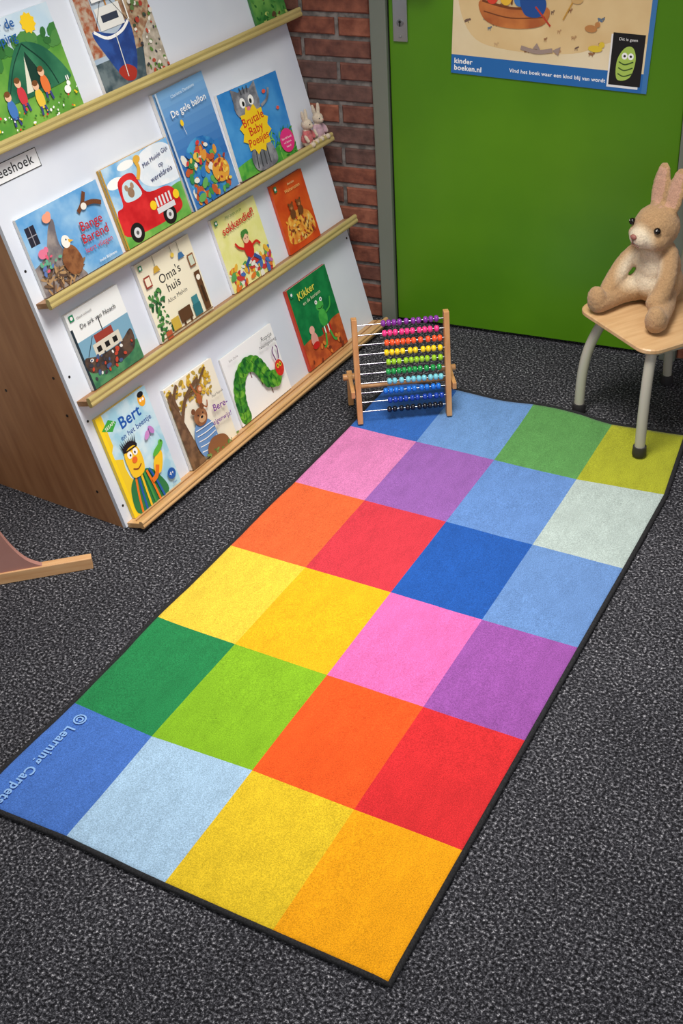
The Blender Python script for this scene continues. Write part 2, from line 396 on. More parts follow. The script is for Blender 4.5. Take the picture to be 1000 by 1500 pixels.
n2=N.new('ShaderNodeTexNoise'); n2.inputs['Scale'].default_value=430; n2.inputs['Detail'].default_value=3; n2.inputs['Roughness'].default_value=.7
r1=N.new('ShaderNodeValToRGB'); r1.color_ramp.elements[0].position=.28; r1.color_ramp.elements[0].color=(.78,.78,.78,1); r1.color_ramp.elements[1].position=.72; r1.color_ramp.elements[1].color=(1.12,1.12,1.12,1)
r2=N.new('ShaderNodeValToRGB'); r2.color_ramp.elements[0].position=.32; r2.color_ramp.elements[0].color=(.62,.62,.62,1); r2.color_ramp.elements[1].position=.70; r2.color_ramp.elements[1].color=(1.28,1.28,1.28,1)
x1=N.new('ShaderNodeMix');x1.data_type='RGBA';x1.blend_type='MULTIPLY';x1.inputs[0].default_value=1
x2=N.new('ShaderNodeMix');x2.data_type='RGBA';x2.blend_type='MULTIPLY';x2.inputs[0].default_value=1
bp=N.new('ShaderNodeBump'); bp.inputs['Strength'].default_value=.6; bp.inputs['Distance'].default_value=.002
K.new(tc.outputs['Object'],mp1.inputs[0]);K.new(mp1.outputs[0],n1.inputs['Vector']);K.new(tc.outputs['Object'],n2.inputs['Vector'])
K.new(n1.outputs['Fac'],r1.inputs[0]);K.new(n2.outputs['Fac'],r2.inputs[0])
K.new(at.outputs['Color'],x1.inputs['A'])
K.new(r1.outputs[0],x1.inputs['B']);K.new(x1.outputs['Result'],x2.inputs['A']);K.new(r2.outputs[0],x2.inputs['B'])
K.new(x2.outputs['Result'],b.inputs['Base Color']);K.new(n2.outputs['Fac'],bp.inputs['Height']);K.new(bp.outputs[0],b.inputs['Normal'])
b.inputs['Roughness'].default_value=.95;b.inputs['Specular IOR Level'].default_value=.08;b.inputs['Sheen Weight'].default_value=.2;b.inputs['Sheen Roughness'].default_value=.4
me.materials.append(m); rug_e=empty('checkered_play_rug'); ro_=bpy.data.objects.new('pile',me); COL.objects.link(ro_); ro_.parent=rug_e
mb=MB(); pp=[Vector((vs[k][0],vs[k][1],vs[k][2]-.0025)) for k in per[::2]]; pp.append(pp[0]); pp.append(pp[1])
mb.tube(pp,.0058,nmat((12,12,15),(34,34,38),300,.9,bump=.5,name='binding'),8,False); mb.obj('edge_binding',None,rug_e)
tm_=mat((135,175,226),.9,0,.1)
a=Art(1,1,W); a.items+= [['t','\u00a9',0,0,.038,tm_,0,'CENTER',.0006,1,1,None],['t','Learning Carpets',.025,0,.031,tm_,0,'LEFT',.0006,1,1.05,None]]
a.build('printed_text',Matrix.Translation((.054,.268,.0118))@Matrix.Rotation(-math.pi/2,4,'Z'),0,parent=rug_e,base=False)
# ---------------------------------------------------------------- book display shelf
L=Vector((-.269,.888,0)); th=math.radians(74.5); up=hv*math.cos(th)+Vector((0,0,1))*math.sin(th); bn=bx.cross(up)
MS=frame(L,bx,up,bn); shelf=empty('book_display_shelf',MS)
def S(s,t,n=0,rot=0): return MS@Matrix.Translation((s,t,n))@Matrix.Rotation(math.radians(rot),4,'Z')
HT=1.34; WD=1.218; S0=-.016
mb=MB(); mb.box((S0,.004,-.012),(WD,HT,0),nmat((212,219,232),(222,228,238),3,.35,name='white_laminate'))
for s_,t_ in ((.0,.06),(.0,.30),(.0,.42),(.0,.60),(.0,.69),(.0,1.05),(1.205,.30),(1.205,.62),(1.205,1.0)): mb.tube([(s_,t_,0),(s_,t_,.0006)],.0035,(25,25,25),10)
mb.obj('board',None,shelf)
wood=nmat((150,102,66),(170,122,82),5,.45,.35,.65,stretch=(1,1,8),detail=6,name='beech_laminate')
beech=nmat((196,150,98),(214,172,120),6,.4,.3,.7,stretch=(1,14,14),detail=5,name='beech_solid')
MSi=MS.inverted()
for nm,s0 in (('side_panel_left',S0),('side_panel_right',WD-.018)):
    mb=MB(); zt=HT*math.sin(th)
    prof=[(.0125,0),(.50,0),(.50,zt),(zt/math.tan(th)+.0125,zt)]
    vs_=[];
    for sx in (s0,s0+.018):
        for q in prof: vs_.append(MSi@(L+bx*sx+hv*q[0]+Vector((0,0,q[1]))))
    mb.add(vs_,[(0,1,2,3),(7,6,5,4),(0,4,5,1),(1,5,6,2),(2,6,7,3),(3,7,4,0)],wood)
    if s0==S0:
        for q in ((.05,.09),(.12,.40),(.10,.30),(.30,.32)):
            mb.tube([MSi@(L+bx*(S0-.0006)+hv*(q[0]+.03)+Vector((0,0,q[1]))),MSi@(L+bx*(S0+.001)+hv*(q[0]+.03)+Vector((0,0,q[1])))],.004,(30,25,20),10)
    mb.obj(nm,None,shelf)
mb=MB(); zt=HT*math.sin(th)
vs_=[MSi@(L+bx*sx+hv*hh+Vector((0,0,zz))) for sx in (.018,WD-.018) for hh in (.48,.495) for zz in (0.02,zt)]
mb.add(vs_,[(0,1,3,2),(4,6,7,5),(0,4,5,1),(2,3,7,6),(0,2,6,4),(1,5,7,3)],wood)
vs_=[MSi@(L+bx*sx+hv*hh+Vector((0,0,zz))) for sx in (0,WD) for hh in (.35,.50) for zz in (zt,zt+.018)]
mb.add(vs_,[(0,1,3,2),(4,6,7,5),(0,4,5,1),(2,3,7,6),(0,2,6,4),(1,5,7,3)],wood); mb.obj('back_and_top',None,shelf)
lipm=nmat((168,150,92),(188,172,114),7,.4,.3,.7,stretch=(1,16,16),detail=4,name='lip_wood')
slat=nmat((140,98,60),(165,122,80),7,.5,.3,.7,stretch=(1,16,16),detail=4,name='slat_wood')
def extr(mb,prof,s0,s1,m,rise=0):
    n=len(prof); vs_=[(s0,p[1],p[0]) for p in prof]+[(s1,p[1]+rise,p[0]) for p in prof]
    mb.add(vs_,[tuple(range(n)),tuple(range(2*n-1,n-1,-1))]+[(i,n+i,n+(i+1)%n,(i+1)%n) for i in range(n)],m)
def ledge(t,name,s1=1.215,depth=.043,m=lipm,rise=0,s0=-.012):
    mb=MB()
    extr(mb,[(0,t-.013),(depth,t-.013),(depth,t),(0,t)],s0+.003,s1-.002,slat if m is lipm else m,rise)
    c=(depth+.004,t-.003); hh=.013 if m is lipm else .0105
    pr_=[]
    for i in range(20):
        a=2*math.pi*i/20; r_=1-(.28 if i in (0,) else 0)
        pr_.append((c[0]+.007*math.copysign(abs(math.cos(a))**.6,math.cos(a))*r_,c[1]+hh*math.copysign(abs(math.sin(a))**.7,math.sin(a))))
    extr(mb,pr_,s0,s1,m,rise)
    if m is not lipm:
        extr(mb,[(depth*.45,t),(depth*.5,t),(depth*.5,t+.0025),(depth*.45,t+.0025)],0.002,s1-.004,slat,rise)
    return mb.obj(name,None,shelf)
tA,tB,tC,tD=.014,.358,.612,.967
ledge(tA,'ledge_1',m=beech,rise=.007,depth=.050); ledge(tB,'ledge_2'); ledge(tC,'ledge_3'); ledge(tD,'ledge_4',s1=1.232)
mb=MB(); extr(mb,[(0,.002),(.038,-.008),(.042,tA-.01),(0,tA-.01)],.006,1.205,beech,.0); mb.obj('kick_board',None,shelf)
# ---------------------------------------------------------------- books
def book(a,s,t,rot=0,th_=.009,n=.0015,spine=None): return a.build('picture_book',S(s,t,n,rot),th_,spine=spine)
def sticker(a,x=.08,y=.93,r=.035): a.R(x-r,y-r,x+r,y+r,(30,130,90)).E(x,y,r*.6,r*.6,(240,240,240)); return a
# Bert
a=Art(.190,.282,(240,205,45)); a.P([(.0,.60),(.12,.7),(.12,1),(1,1),(1,.0),(.62,0),(.3,.5)],((160,208,228),(198,226,238),30)); a.R(.0,0,.06,1,(250,215,30)).E(.55,.45,.38,.42,((185,222,238),(210,234,242),30))
a.P([(.03,.87),(.2,.93),(.32,.87),(.2,.81)],(60,165,60)).T('SESAM',.19,.87,.065,W,8)
a.T('Bert',.56,.83,.23,(25,85,170),2,bold=.004).T('en het beestje',.60,.715,.105,(25,70,150),2,bold=.001)
a.E(.86,.90,.07,.09,(240,170,40)).E(.87,.95,.06,.04,K_).E(.84,.9,.02,.02,W).E(.89,.9,.02,.02,W)
a.B([(.12,.0),(.10,.22),(.25,.33),(.5,.33),(.66,.22),(.72,0)],(40,120,70))
for i,c in enumerate(((235,120,30),(30,90,170),(240,195,40),(60,150,70),(235,120,30),(30,90,170))): a.S([(.17+i*.09,.0),(.21+i*.075,.16),(.27+i*.052,.32)],.036,c)
a.B([(.24,.33),(.2,.46),(.22,.58),(.34,.63),(.46,.58),(.5,.46),(.44,.33)],(248,200,40))
for i in range(9): a.P([(.22+i*.028,.60),(.25+i*.028,.605),(.20+i*.038,.69+.012*(i%2))],K_)
a.B([(.22,.58),(.24,.63),(.36,.655),(.46,.62),(.48,.58),(.36,.61)],K_)
a.E(.3,.54,.045,.05,W).E(.41,.54,.045,.05,W).E(.31,.535,.015,.018,K_).E(.40,.535,.015,.018,K_).E(.35,.475,.05,.045,(235,110,40)).S([(.27,.41),(.35,.385),(.43,.41)],.015,(120,30,30)).S([(.24,.585),(.47,.58)],.018,K_)
a.B([(.6,.26),(.66,.36),(.82,.40),(.82,.33),(.70,.22)],(248,200,40)).S([(.5,.2),(.6,.22),(.68,.3)],.07,(235,120,30)).E(.78,.42,.12,.045,(90,180,60),20).E(.87,.46,.045,.045,(90,180,60)).E(.89,.47,.012,.012,K_)
a.E(.70,.60,.07,.04,(205,140,205),40).E(.80,.62,.07,.04,(190,130,200),120).S([(.75,.57),(.76,.65)],.012,(90,50,110)).E(.86,.14,.08,.08,(30,90,170)).T('4+',.86,.14,.08,W).T('Sien',.86,.05,.05,(30,90,170))
book(a,.012,.015,0,.010,spine=(240,205,40))
# Berend
a=Art(.205,.235,(240,234,215)); a.SC(90,0,.66,.85,1,.02,.05,[(205,165,50),(225,190,80),(170,140,50),(190,160,70),(215,180,60)],.6,3)
a.P([(.0,0),(.0,.9),(.1,.95),(.13,.6),(.2,.3),(.28,.0)],((95,70,50),(130,98,70),50)).S([(.1,.55),(.3,.78),(.62,.9)],.06,(110,82,58)).S([(.12,.7),(.1,.85),(.22,.98)],.05,(110,82,58)).S([(.3,.78),(.5,.8),(.8,.97)],.035,(110,82,58))
a.S([(.45,.9),(.5,.75),(.56,.66)],.03,(165,95,50)).E(.52,.68,.05,.08,(175,100,55)).E(.58,.78,.05,.05,(175,100,55)).E(.59,.78,.03,.03,SKIN).S([(.52,.62),(.6,.55),(.64,.62)],.02,(165,95,50))
a.B([(.28,.05),(.2,.25),(.27,.42),(.45,.46),(.6,.36),(.62,.15),(.55,.03)],(110,150,200))
for i in range(5): a.S([(.25,.12+i*.065),(.42,.1+i*.068),(.6,.13+i*.06)],.012,W)
a.E(.42,.5,.13,.12,((135,88,55),(160,108,70),40)).E(.32,.6,.04,.04,(120,75,45)).E(.5,.6,.04,.04,(120,75,45)).E(.44,.47,.07,.05,(205,160,115)).E(.44,.49,.025,.018,K_).E(.38,.53,.012,.012,K_).E(.48,.53,.012,.012,K_)
a.B([(.38,.0),(.35,.12),(.5,.2),(.72,.15),(.75,.03)],(140,92,58)).SC(22,.3,0,1,.08,.015,.035,[(90,130,60),(120,150,80)],.5,4)
a.T('Bere-',.82,.48,.13,(120,60,150),-4,bold=.002).T('eigenwijs!',.78,.33,.095,(120,60,150),-4,bold=.001).T('Paul Rajcak',.84,.62,.05,(60,60,60))
book(a,.252,.018,-1,.009)
# caterpillar
a=Art(.243,.205,(244,245,246)); cat=[(.10,.10),(.09,.28),(.13,.48),(.22,.64),(.36,.72),(.50,.66),(.57,.52),(.63,.36),(.76,.30)]
cp=crom(cat,2,False); gr=[((30,105,38),(84,160,48),60),((55,135,38),(120,185,60),60),((20,90,42),(64,145,48),60)]
for i,(x,y) in enumerate(cp[::3]): a.S([(x-.03,y-.08),(x-.03,y-.2)],.014,(110,60,40))
for i,(x,y) in enumerate(cp):
    a.E(x,y,.095,.105,gr[i%3],30+i*8); a.S([(x-.05,y+.08),(x-.02,y),(x-.03,y-.09)],.008,(30,80,30))
a.E(.86,.40,.08,.10,((205,40,35),(225,60,45),60)).E(.84,.44,.022,.03,(230,200,50)).E(.89,.44,.022,.03,(230,200,50)).E(.84,.44,.01,.016,(30,90,40)).E(.89,.44,.01,.016,(30,90,40)).S([(.84,.52),(.82,.66),(.86,.72)],.016,(110,60,120)).S([(.89,.52),(.92,.66),(.9,.72)],.016,(110,60,120))
a.T('Rupsje',.80,.90,.075,(70,70,75),-1).T('Nooitgenoeg',.79,.81,.06,(70,70,75),-1).T('Eric Carle',.16,.93,.04,(120,120,120))
book(a,.494,.021,0,.006)
# Kikker
a=Art(.212,.255,((14,112,62),(24,132,72),30)); a.B([(-.1,-.1),(-.1,.25),(.2,.33),(.5,.28),(.8,.38),(1.1,.32),(1.1,-.1)],((165,70,40),(205,100,50),30)).R(0,0,.03,1,(190,60,40))
a.E(.62,.46,.10,.13,((60,165,70),(80,185,80),40)).E(.62,.61,.09,.07,(75,180,80)).E(.56,.67,.03,.03,W).E(.68,.67,.03,.03,W).E(.56,.67,.012,.012,K_).E(.68,.67,.012,.012,K_).S([(.56,.59),(.62,.575),(.68,.59)],.01,K_)
for i in range(5): a.S([(.53+i*.045,.36),(.53+i*.045,.26)],.025,RED if i%2==0 else W)
a.S([(.57,.28),(.52,.16),(.45,.14)],.035,(70,175,75)).S([(.67,.28),(.72,.15),(.8,.13)],.035,(70,175,75)).S([(.7,.5),(.82,.54),(.87,.64)],.03,(70,175,75))
a.E(.28,.3,.08,.11,(230,165,155)).E(.28,.42,.06,.06,(240,180,165)).E(.28,.23,.08,.05,RED).SC(14,.1,.02,.9,.2,.02,.05,[(120,50,35),(225,130,60)],.6,2)
sticker(a).T('Kikker',.40,.86,.15,(235,225,90),2,bold=.002).T('en de horizon',.48,.76,.075,(235,235,200),2)
book(a,.838,.023,0,.009,spine=(190,60,40))
# Ark
a=Art(.192,.197,(232,236,236)); a.R(0,0,1,.62,(120,165,190)).R(0,0,1,.26,((50,110,80),(85,145,100),30)).R(0,0,.04,.8,(35,50,60))
a.B([(.08,.2),(.05,.4),(.3,.34),(.7,.34),(.95,.42),(.9,.18),(.5,.12)],((60,50,48),(95,75,62),40)).R(.25,.34,.75,.5,(210,205,190)).R(.32,.5,.66,.6,(150,60,50)).R(.3,.38,.38,.45,K_).R(.45,.38,.53,.45,K_).R(.6,.38,.68,.45,K_).S([(.5,.6),(.5,.78)],.015,K_).S([(.12,.4),(.3,.6)],.01,K_)
a.SC(34,.1,.1,.9,.35,.015,.04,[(230,230,225),(60,60,70),(190,70,50),(70,90,130)],.7,5)
a.T('De ark van Noach',.5,.78,.088,(30,35,40),0).T('Noach Lichtveld',.3,.9,.04,(90,90,90)); sticker(a,.08,.93,.04)
book(a,.046,.360,0,.010)
# Oma
a=Art(.222,.213,(236,230,205)); a.T("Oma's",.5,.69,.15,(40,40,45),2,bold=.001).T('huis',.5,.55,.15,(40,40,45),2,bold=.001).T('Alice Melvin',.5,.41,.072,(40,40,45),2)
a.SC(60,.02,.05,.26,.6,.02,.05,[(50,110,60),(80,140,70),(35,85,50)],.5,8).R(.1,.0,.2,.1,(180,90,60))
a.R(.40,.08,.62,.24,(90,60,40)).R(.44,.04,.47,.1,(70,45,30)).R(.56,.04,.59,.1,(70,45,30)).R(.66,.05,.80,.2,(45,110,120)).R(.68,.2,.79,.3,(60,130,140)).R(.86,.05,.96,.55,(95,62,40)).E(.91,.47,.035,.035,(240,235,220)).R(.89,.14,.93,.36,(60,40,28)).R(.24,.05,.38,.2,(200,170,70))
a.S([(.3,1),(.3,.86)],.006,K_).P([(.24,.8),(.36,.8),(.33,.87),(.27,.87)],(200,160,60)).S([(.75,1),(.75,.85)],.006,K_).P([(.69,.79),(.81,.79),(.78,.86),(.72,.86)],(60,110,160)).S([(.62,1),(.62,.9)],.006,K_).E(.62,.88,.03,.025,(230,200,80)).R(.84,.62,.95,.78,(140,90,60)).R(.855,.64,.935,.76,(200,210,190)).R(.05,.68,.16,.82,(150,60,50)).R(.065,.7,.145,.8,(235,225,200)).R(.02,.03,.98,.045,(120,90,60))
sticker(a,.06,.94,.03); book(a,.313,.360,0,.010)
# sokkendief
a=Art(.200,.210,((226,226,140),(236,234,165),20)); a.SC(80,.05,.02,.95,.3,.04,.09,[(200,60,60),(70,110,180),(230,180,60),(90,160,90),(190,110,170),(230,230,220),(220,120,50)],.5,2)
a.E(.55,.42,.10,.13,RED).E(.55,.56,.065,.065,SKIN).B([(.48,.58),(.49,.67),(.61,.67),(.63,.6),(.56,.62)],(70,130,60)).S([(.48,.44),(.36,.5),(.3,.58)],.035,RED).S([(.62,.44),(.74,.46),(.8,.4)],.035,RED).S([(.5,.32),(.38,.24)],.05,(50,80,150)).S([(.6,.32),(.72,.22)],.05,(50,80,150)).E(.53,.57,.008,.008,K_).E(.58,.57,.008,.008,K_)
a.T('sokkendief!',.5,.81,.155,(200,40,45),3,bold=.002).T('Mijn zusje en de',.45,.94,.055,(60,110,60)); sticker(a,.06,.94,.03); book(a,.634,.360,0,.009)
# orange bears
a=Art(.160,.205,((196,66,26),(214,88,34),15)); a.B([(.1,.15),(.2,.45),(.5,.52),(.85,.42),(.92,.15),(.5,.08)],((215,130,50),(240,185,80),60)); a.SC(60,.12,.12,.88,.45,.03,.06,[(190,70,40),(235,170,60),(120,60,35),(230,200,120)],.5,6)
for x in (.38,.62): a.E(x,.5,.08,.09,(110,62,35)).E(x,.60,.07,.065,(125,72,40)).E(x-.06,.65,.022,.022,(110,62,35)).E(x+.06,.65,.022,.022,(110,62,35)).E(x,.585,.03,.025,(190,130,85)).E(x,.59,.01,.008,K_)
a.T('Welterusten',.56,.83,.09,(240,200,120),0).T('Beertjes',.56,.91,.06,(240,220,160)); sticker(a,.09,.93,.04); book(a,.914,.360,0,.009,spine=(200,75,30))
# Barend
a=Art(.277,.190,((95,160,215),(150,195,230),12)); a.B([(-.1,-.1),(-.1,.3),(.15,.45),(.3,.75),(.38,.8),(.35,.5),(.45,.2),(.5,-.1)],((110,105,110),(155,145,140),25)).R(.05,.62,.16,.86,(40,40,55)).S([(.105,.62),(.105,.86)],.008,(150,150,160)).S([(.05,.74),(.16,.74)],.008,(150,150,160))
a.SC(70,.06,.02,.5,.25,.02,.06,[(140,110,80),(175,140,100),(110,85,65),(90,70,60)],.25,5)
a.B([(.34,.12),(.3,.3),(.38,.45),(.48,.4),(.52,.2),(.45,.08)],((115,70,45),(145,95,60),60)).E(.41,.5,.05,.055,(240,238,230)).P([(.44,.52),(.5,.47),(.44,.47)],(240,180,50)).E(.42,.52,.008,.008,K_)
a.S([(.66,.74),(.74,.82),(.8,.94)],.04,(110,65,40)).S([(.74,.80),(.86,.78),(.95,.72)],.04,(110,65,40)).E(.74,.78,.035,.03,(235,230,220)).E(.3,.86,.05,.04,(240,160,130)).E(.33,.89,.028,.028,(240,160,130)).E(.12,.5,.05,.04,(225,120,150)).E(.17,.53,.025,.025,(225,120,150)).SC(16,.05,.25,.3,.45,.015,.03,[(225,90,120),(90,120,180),(100,170,140)],.6,7)
a.T('Bange',.75,.56,.115,(190,30,40),-1,bold=.001).T('Barend',.75,.41,.115,(190,30,40),-1,bold=.001).T('leert vliegen',.75,.27,.068,(205,40,50),-1).T('Ineke Blijlevens',.8,.08,.035,W)
book(a,.02,.614,0,.009)
# Muisje
a=Art(.262,.203,((110,175,225),(190,220,240),14)); a.B([(-.1,-.1),(-.1,.35),(.2,.4),(.5,.3),(.8,.42),(1.1,.38),(1.1,-.1)],((90,165,70),(130,190,90),20)).E(.15,.78,.12,.05,W).E(.35,.92,.12,.04,W).B([(.5,.62),(.48,.8),(.6,.97),(.9,.98),(1.05,.8),(1.05,.5),(.7,.5)],((225,235,244),(240,245,250),30))
a.B([(.05,.15),(.04,.45),(.14,.5),(.18,.78),(.4,.8),(.5,.52),(.8,.46),(.9,.3),(.88,.12),(.5,.08)],((195,25,35),(220,45,50),20)).B([(.2,.52),(.22,.72),(.36,.73),(.43,.52)],(200,225,235)).E(.3,.6,.045,.05,(150,120,95)).E(.26,.67,.025,.03,(170,135,110)).E(.34,.67,.025,.03,(170,135,110))
for x in (.2,.7): a.E(x,.13,.095,.095,K_).E(x,.13,.05,.05,(215,215,220)).E(x,.13,.02,.02,(90,90,95))
a.R(.55,.2,.82,.27,(220,220,225))
for i in range(5): a.R(.57+i*.05,.28,.595+i*.05,.4,(225,225,230))
a.E(.87,.32,.045,.045,YEL).E(.52,.33,.045,.045,YEL).S([(.44,.7),(.5,.82),(.48,.93)],.045,(225,175,70)).E(.51,.93,.05,.035,(225,175,70))
a.T('Met Muisje Gijs',.76,.85,.062,(40,50,110),8).T('op',.80,.74,.066,(40,50,110),4).T('wereldreis',.77,.63,.076,(40,50,110),4).R(0,0,.02,1,(190,150,60))
book(a,.316,.614,0,.009,spine=(190,150,60))
# gele ballon
a=Art(.208,.310,((60,120,190),(95,150,210),8)); a.G((125,175,220),(45,105,180),.3,1)
a.E(.5,.27,.40,.40,((30,105,180),(80,165,215),20)); a.SC(90,.14,.03,.82,.47,.03,.085,[(60,140,80),(100,170,90),(220,150,60),(190,90,50),(40,110,180),(50,120,190),(230,230,220)],.6,11)
a.E(.72,.2,.17,.15,(225,160,60)).SC(24,.6,.1,.86,.3,.02,.04,[(200,90,50),(240,205,90),(160,60,50)],.6,12).SC(14,.15,.3,.45,.5,.02,.05,[(210,60,60),(60,130,80),(235,190,80)],.7,13).E(.3,.7,.03,.04,YEL).S([(.3,.67),(.32,.6)],.005,W)
a.T('De gele ballon',.52,.80,.12,W,2,bold=.001).T('Charlotte Dematons',.5,.93,.055,(220,235,245),2).R(0,0,.03,1,(190,205,220)); book(a,.583,.614,1,.012)
# brutale
a=Art(.276,.235,((45,130,205),(75,155,220),10)); a.B([(-.1,-.1),(-.1,.12),(.3,.2),(.6,.16),(1.1,.3),(1.1,-.1)],((60,150,60),(100,180,70),40)).SC(46,.6,.03,1,.35,.02,.045,[(60,150,60),(40,120,50),(120,190,80)],.25,3)
cg=((105,108,118),(150,152,160),40)
a.E(.40,.78,.21,.15,cg).P([(.2,.83),(.2,1),(.32,.93)],cg).P([(.6,.83),(.6,1),(.48,.93)],cg)
a.B([(.3,.02),(.24,.2),(.36,.32),(.56,.3),(.64,.15),(.6,.02)],cg)
for i in range(4): a.S([(.30+i*.07,.05),(.33+i*.06,.26)],.016,(60,62,70))
for i in range(3): a.S([(.34+i*.06,.98),(.35+i*.05,.9)],.014,(60,62,70))
a.STAR(.42,.48,.25,.20,12,(245,205,35)); a.E(.33,.81,.045,.05,W).E(.47,.81,.045,.05,W).E(.34,.80,.02,.025,K_).E(.46,.80,.02,.025,K_).E(.40,.73,.03,.02,(230,130,140))
a.T('Brutale',.42,.60,.12,(205,45,35),4,bold=.001).T('Baby',.42,.48,.12,(205,45,35),4,bold=.001).T('Poesjes',.42,.36,.11,(205,45,35),4,bold=.001)
a.E(.86,.2,.12,.12,(225,50,130)).T('Een lief boek',.86,.23,.032,W).T('vol katten-',.86,.18,.03,W).T('kwaad',.86,.13,.03,W); a.E(.7,.84,.03,.02,(230,90,70)).E(.85,.6,.025,.018,(230,90,70)); a.S([(.6,.7),(.72,.75),(.78,.86)],.03,cg); book(a,.808,.618,-2,.010)
# camping
a=Art(.30,.240,((85,150,60),(125,180,75),10)); a.R(0,.70,1,1,((190,215,232),(215,228,236),10)); a.SC(26,.0,.64,1,.76,.04,.08,[(50,110,55),(80,140,70),(60,125,60)],.7,3)
a.E(.74,.88,.055,.055,YEL).STAR(.74,.88,.08,.065,10,YEL)
a.B([(.28,.32),(.42,.58),(.58,.74),(.8,.64),(.96,.36),(.9,.28),(.35,.26)],((30,95,70),(55,125,90),12)).P([(.48,.3),(.6,.66),(.74,.3)],(20,60,50)).P([(.48,.3),(.58,.62),(.55,.3)],(225,225,205)).S([(.3,.32),(.44,.56),(.6,.73)],.008,(20,60,50)).S([(.82,.28),(.76,.5),(.6,.73)],.008,(20,60,50))
for x,c,h_ in ((.42,(205,60,70),.3),(.58,(235,195,70),.22),(.28,(70,120,190),.22),(.68,(230,120,60),.32)): a.E(x,h_,.042,.075,c).E(x,h_+.12,.032,.034,SKIN).E(x,h_+.145,.03,.022,(120,75,40)).S([(x-.02,h_-.07),(x-.03,h_-.15)],.02,(60,70,130)).S([(x+.02,h_-.07),(x+.03,h_-.15)],.02,(60,70,130))
a.E(.88,.2,.035,.03,W).E(.91,.25,.02,.02,W).E(.905,.30,.006,.02,W).E(.925,.30,.006,.02,W).SC(50,0,.0,1,.2,.006,.014,[(225,60,60),W,YEL,(60,120,50)],.8,4)
a.T('Naar de',.42,.93,.10,(30,90,160),0,bold=.001).T('camping',.40,.81,.10,(30,90,160),0,bold=.001)
book(a,.048,.969,0,.010)
# ship photo
a=Art(.247,.235,((150,175,200),(200,212,222),6)); a.R(.55,.3,1,1,((150,110,85),(190,170,140),60)); a.R(0,0,1,.3,((60,80,90),(110,125,130),30)); a.R(0,.35,.2,1,((165,90,60),(190,170,150),60))
a.B([(.1,.6),(.2,.3),(.33,.06),(.46,.04),(.6,.25),(.64,.6),(.4,.52)],((30,62,130),(44,84,160),30)).B([(.27,.16),(.34,.05),(.46,.03),(.52,.12),(.4,.2)],(170,50,40)).S([(.12,.6),(.28,.5),(.5,.52),(.64,.6)],.03,W).S([(.38,.08),(.39,.3),(.4,.52)],.012,(225,225,220)).R(.22,.58,.58,.8,(235,235,230)).R(.28,.65,.52,.72,(50,60,80)).S([(.4,.8),(.4,1)],.02,(190,130,60)).S([(.4,.95),(.15,.6)],.006,K_).S([(.4,.95),(.62,.6)],.006,K_)
a.P([(.62,.0),(.75,.4),(1,.6),(1,0)],((160,150,135),(195,185,170),50)).SC(50,.68,.0,1,.6,.012,.03,[(90,130,60),(180,80,60),(235,230,220),(60,80,60),(60,60,70)],.7,9); a.SC(22,.66,.55,1,.95,.015,.03,[(220,215,205),(60,60,70),(170,60,50),(90,120,70)],1,10); a.R(.2,.86,.48,.94,W).T('WOUDSEND',.34,.90,.042,(20,50,120)); a.R(.62,.6,.635,1,W); book(a,.43,.969,0,.010)
a=Art(.15,.20,((60,130,60),(110,170,80),15)); a.SC(40,0,.0,1,.5,.03,.07,[(40,110,50),(180,200,110),(90,70,50),(80,150,70)],.6,9); book(a,1.075,.969,0,.008,spine=(60,120,60))
# sign
a=Art(.16,.044,(240,243,246)); a.R(.0,.0,1,.04,K_).R(0,.96,1,1,K_).R(0,0,.01,1,K_).R(.99,0,1,1,K_).T('leeshoek',.5,.52,.205,(35,38,45),0,bold=.001)
a.build('reading_corner_sign',S(.003,.885,.0006),.001)
# ---------------------------------------------------------------- chair
e1=Vector((.815,-.58,0)).normalized(); e2=Vector((.583,.811,0)); e2=(e2-e1*e2.dot(e1)).normalized()
cc=Vector((.774,1.898,0)); MCH=frame(cc,e1,e2,Vector((0,0,1))); chair=empty('child_chair',MCH)
hx,hy=.155,.160
def rr(x0,y0,x1,y1,r,n=7):
    out=[]
    for cx,cy,a0 in ((x1-r,y0+r,-90),(x1-r,y1-r,0),(x0+r,y1-r,90),(x0+r,y0+r,180)):
        for k in range(n+1): a=math.radians(a0+90*k/n); out.append((cx+r*math.cos(a),cy+r*math.sin(a)))
    return out
seatm=nmat((196,156,110),(214,178,132),9,.35,.3,.7,stretch=(8,1,1),detail=5,name='chair_ply')
mb=MB(); mb.prism(rr(-hx,-.172,hx,hy,.045),.313,.327,seatm,bev=.003); mb.obj('seat',None,chair)
legm=mat((176,172,158),.35,0); footm=mat((48,46,48),.6)
mb=MB()
def foot(fx,fy,z0): mb.tube([(fx,fy,z0+.0005),(fx,fy,z0+.006),(fx,fy,z0+.03)],[.0155,.019,.0175],footm)
def leg(fx,fy,tx,ty,z0=0):
    p=[(fx,fy,z0),(fx,fy,z0+.03),(fx+(tx-fx)*.05,fy+(ty-fy)*.05,.12),(fx+(tx-fx)*.25,fy+(ty-fy)*.25,.2),(fx+(tx-fx)*.65,fy+(ty-fy)*.65,.27),(tx,ty,.302)]
    q=crom(p,6,False); mb.tube([v for v in q if v[2]>=z0+.02],.0138,legm); foot(fx,fy,z0)
FX,FY=.1405,.151
leg(-FX,-FY,-.10,-.10);leg(FX-.002,-FY-.004,.12,-.13,.0115)
for sx in (-1,1):
    q=crom([(sx*FX,FY,.0),(sx*FX,FY,.03),(sx*.135,FY-.01,.2),(sx*.13,FY+.0,.32),(sx*.13,FY+.03,.5),(sx*.13,FY+.055,.62)],6,False)
    mb.tube([v for v in q if v[2]>=.02],.0125,legm); foot(sx*FX,FY,0)
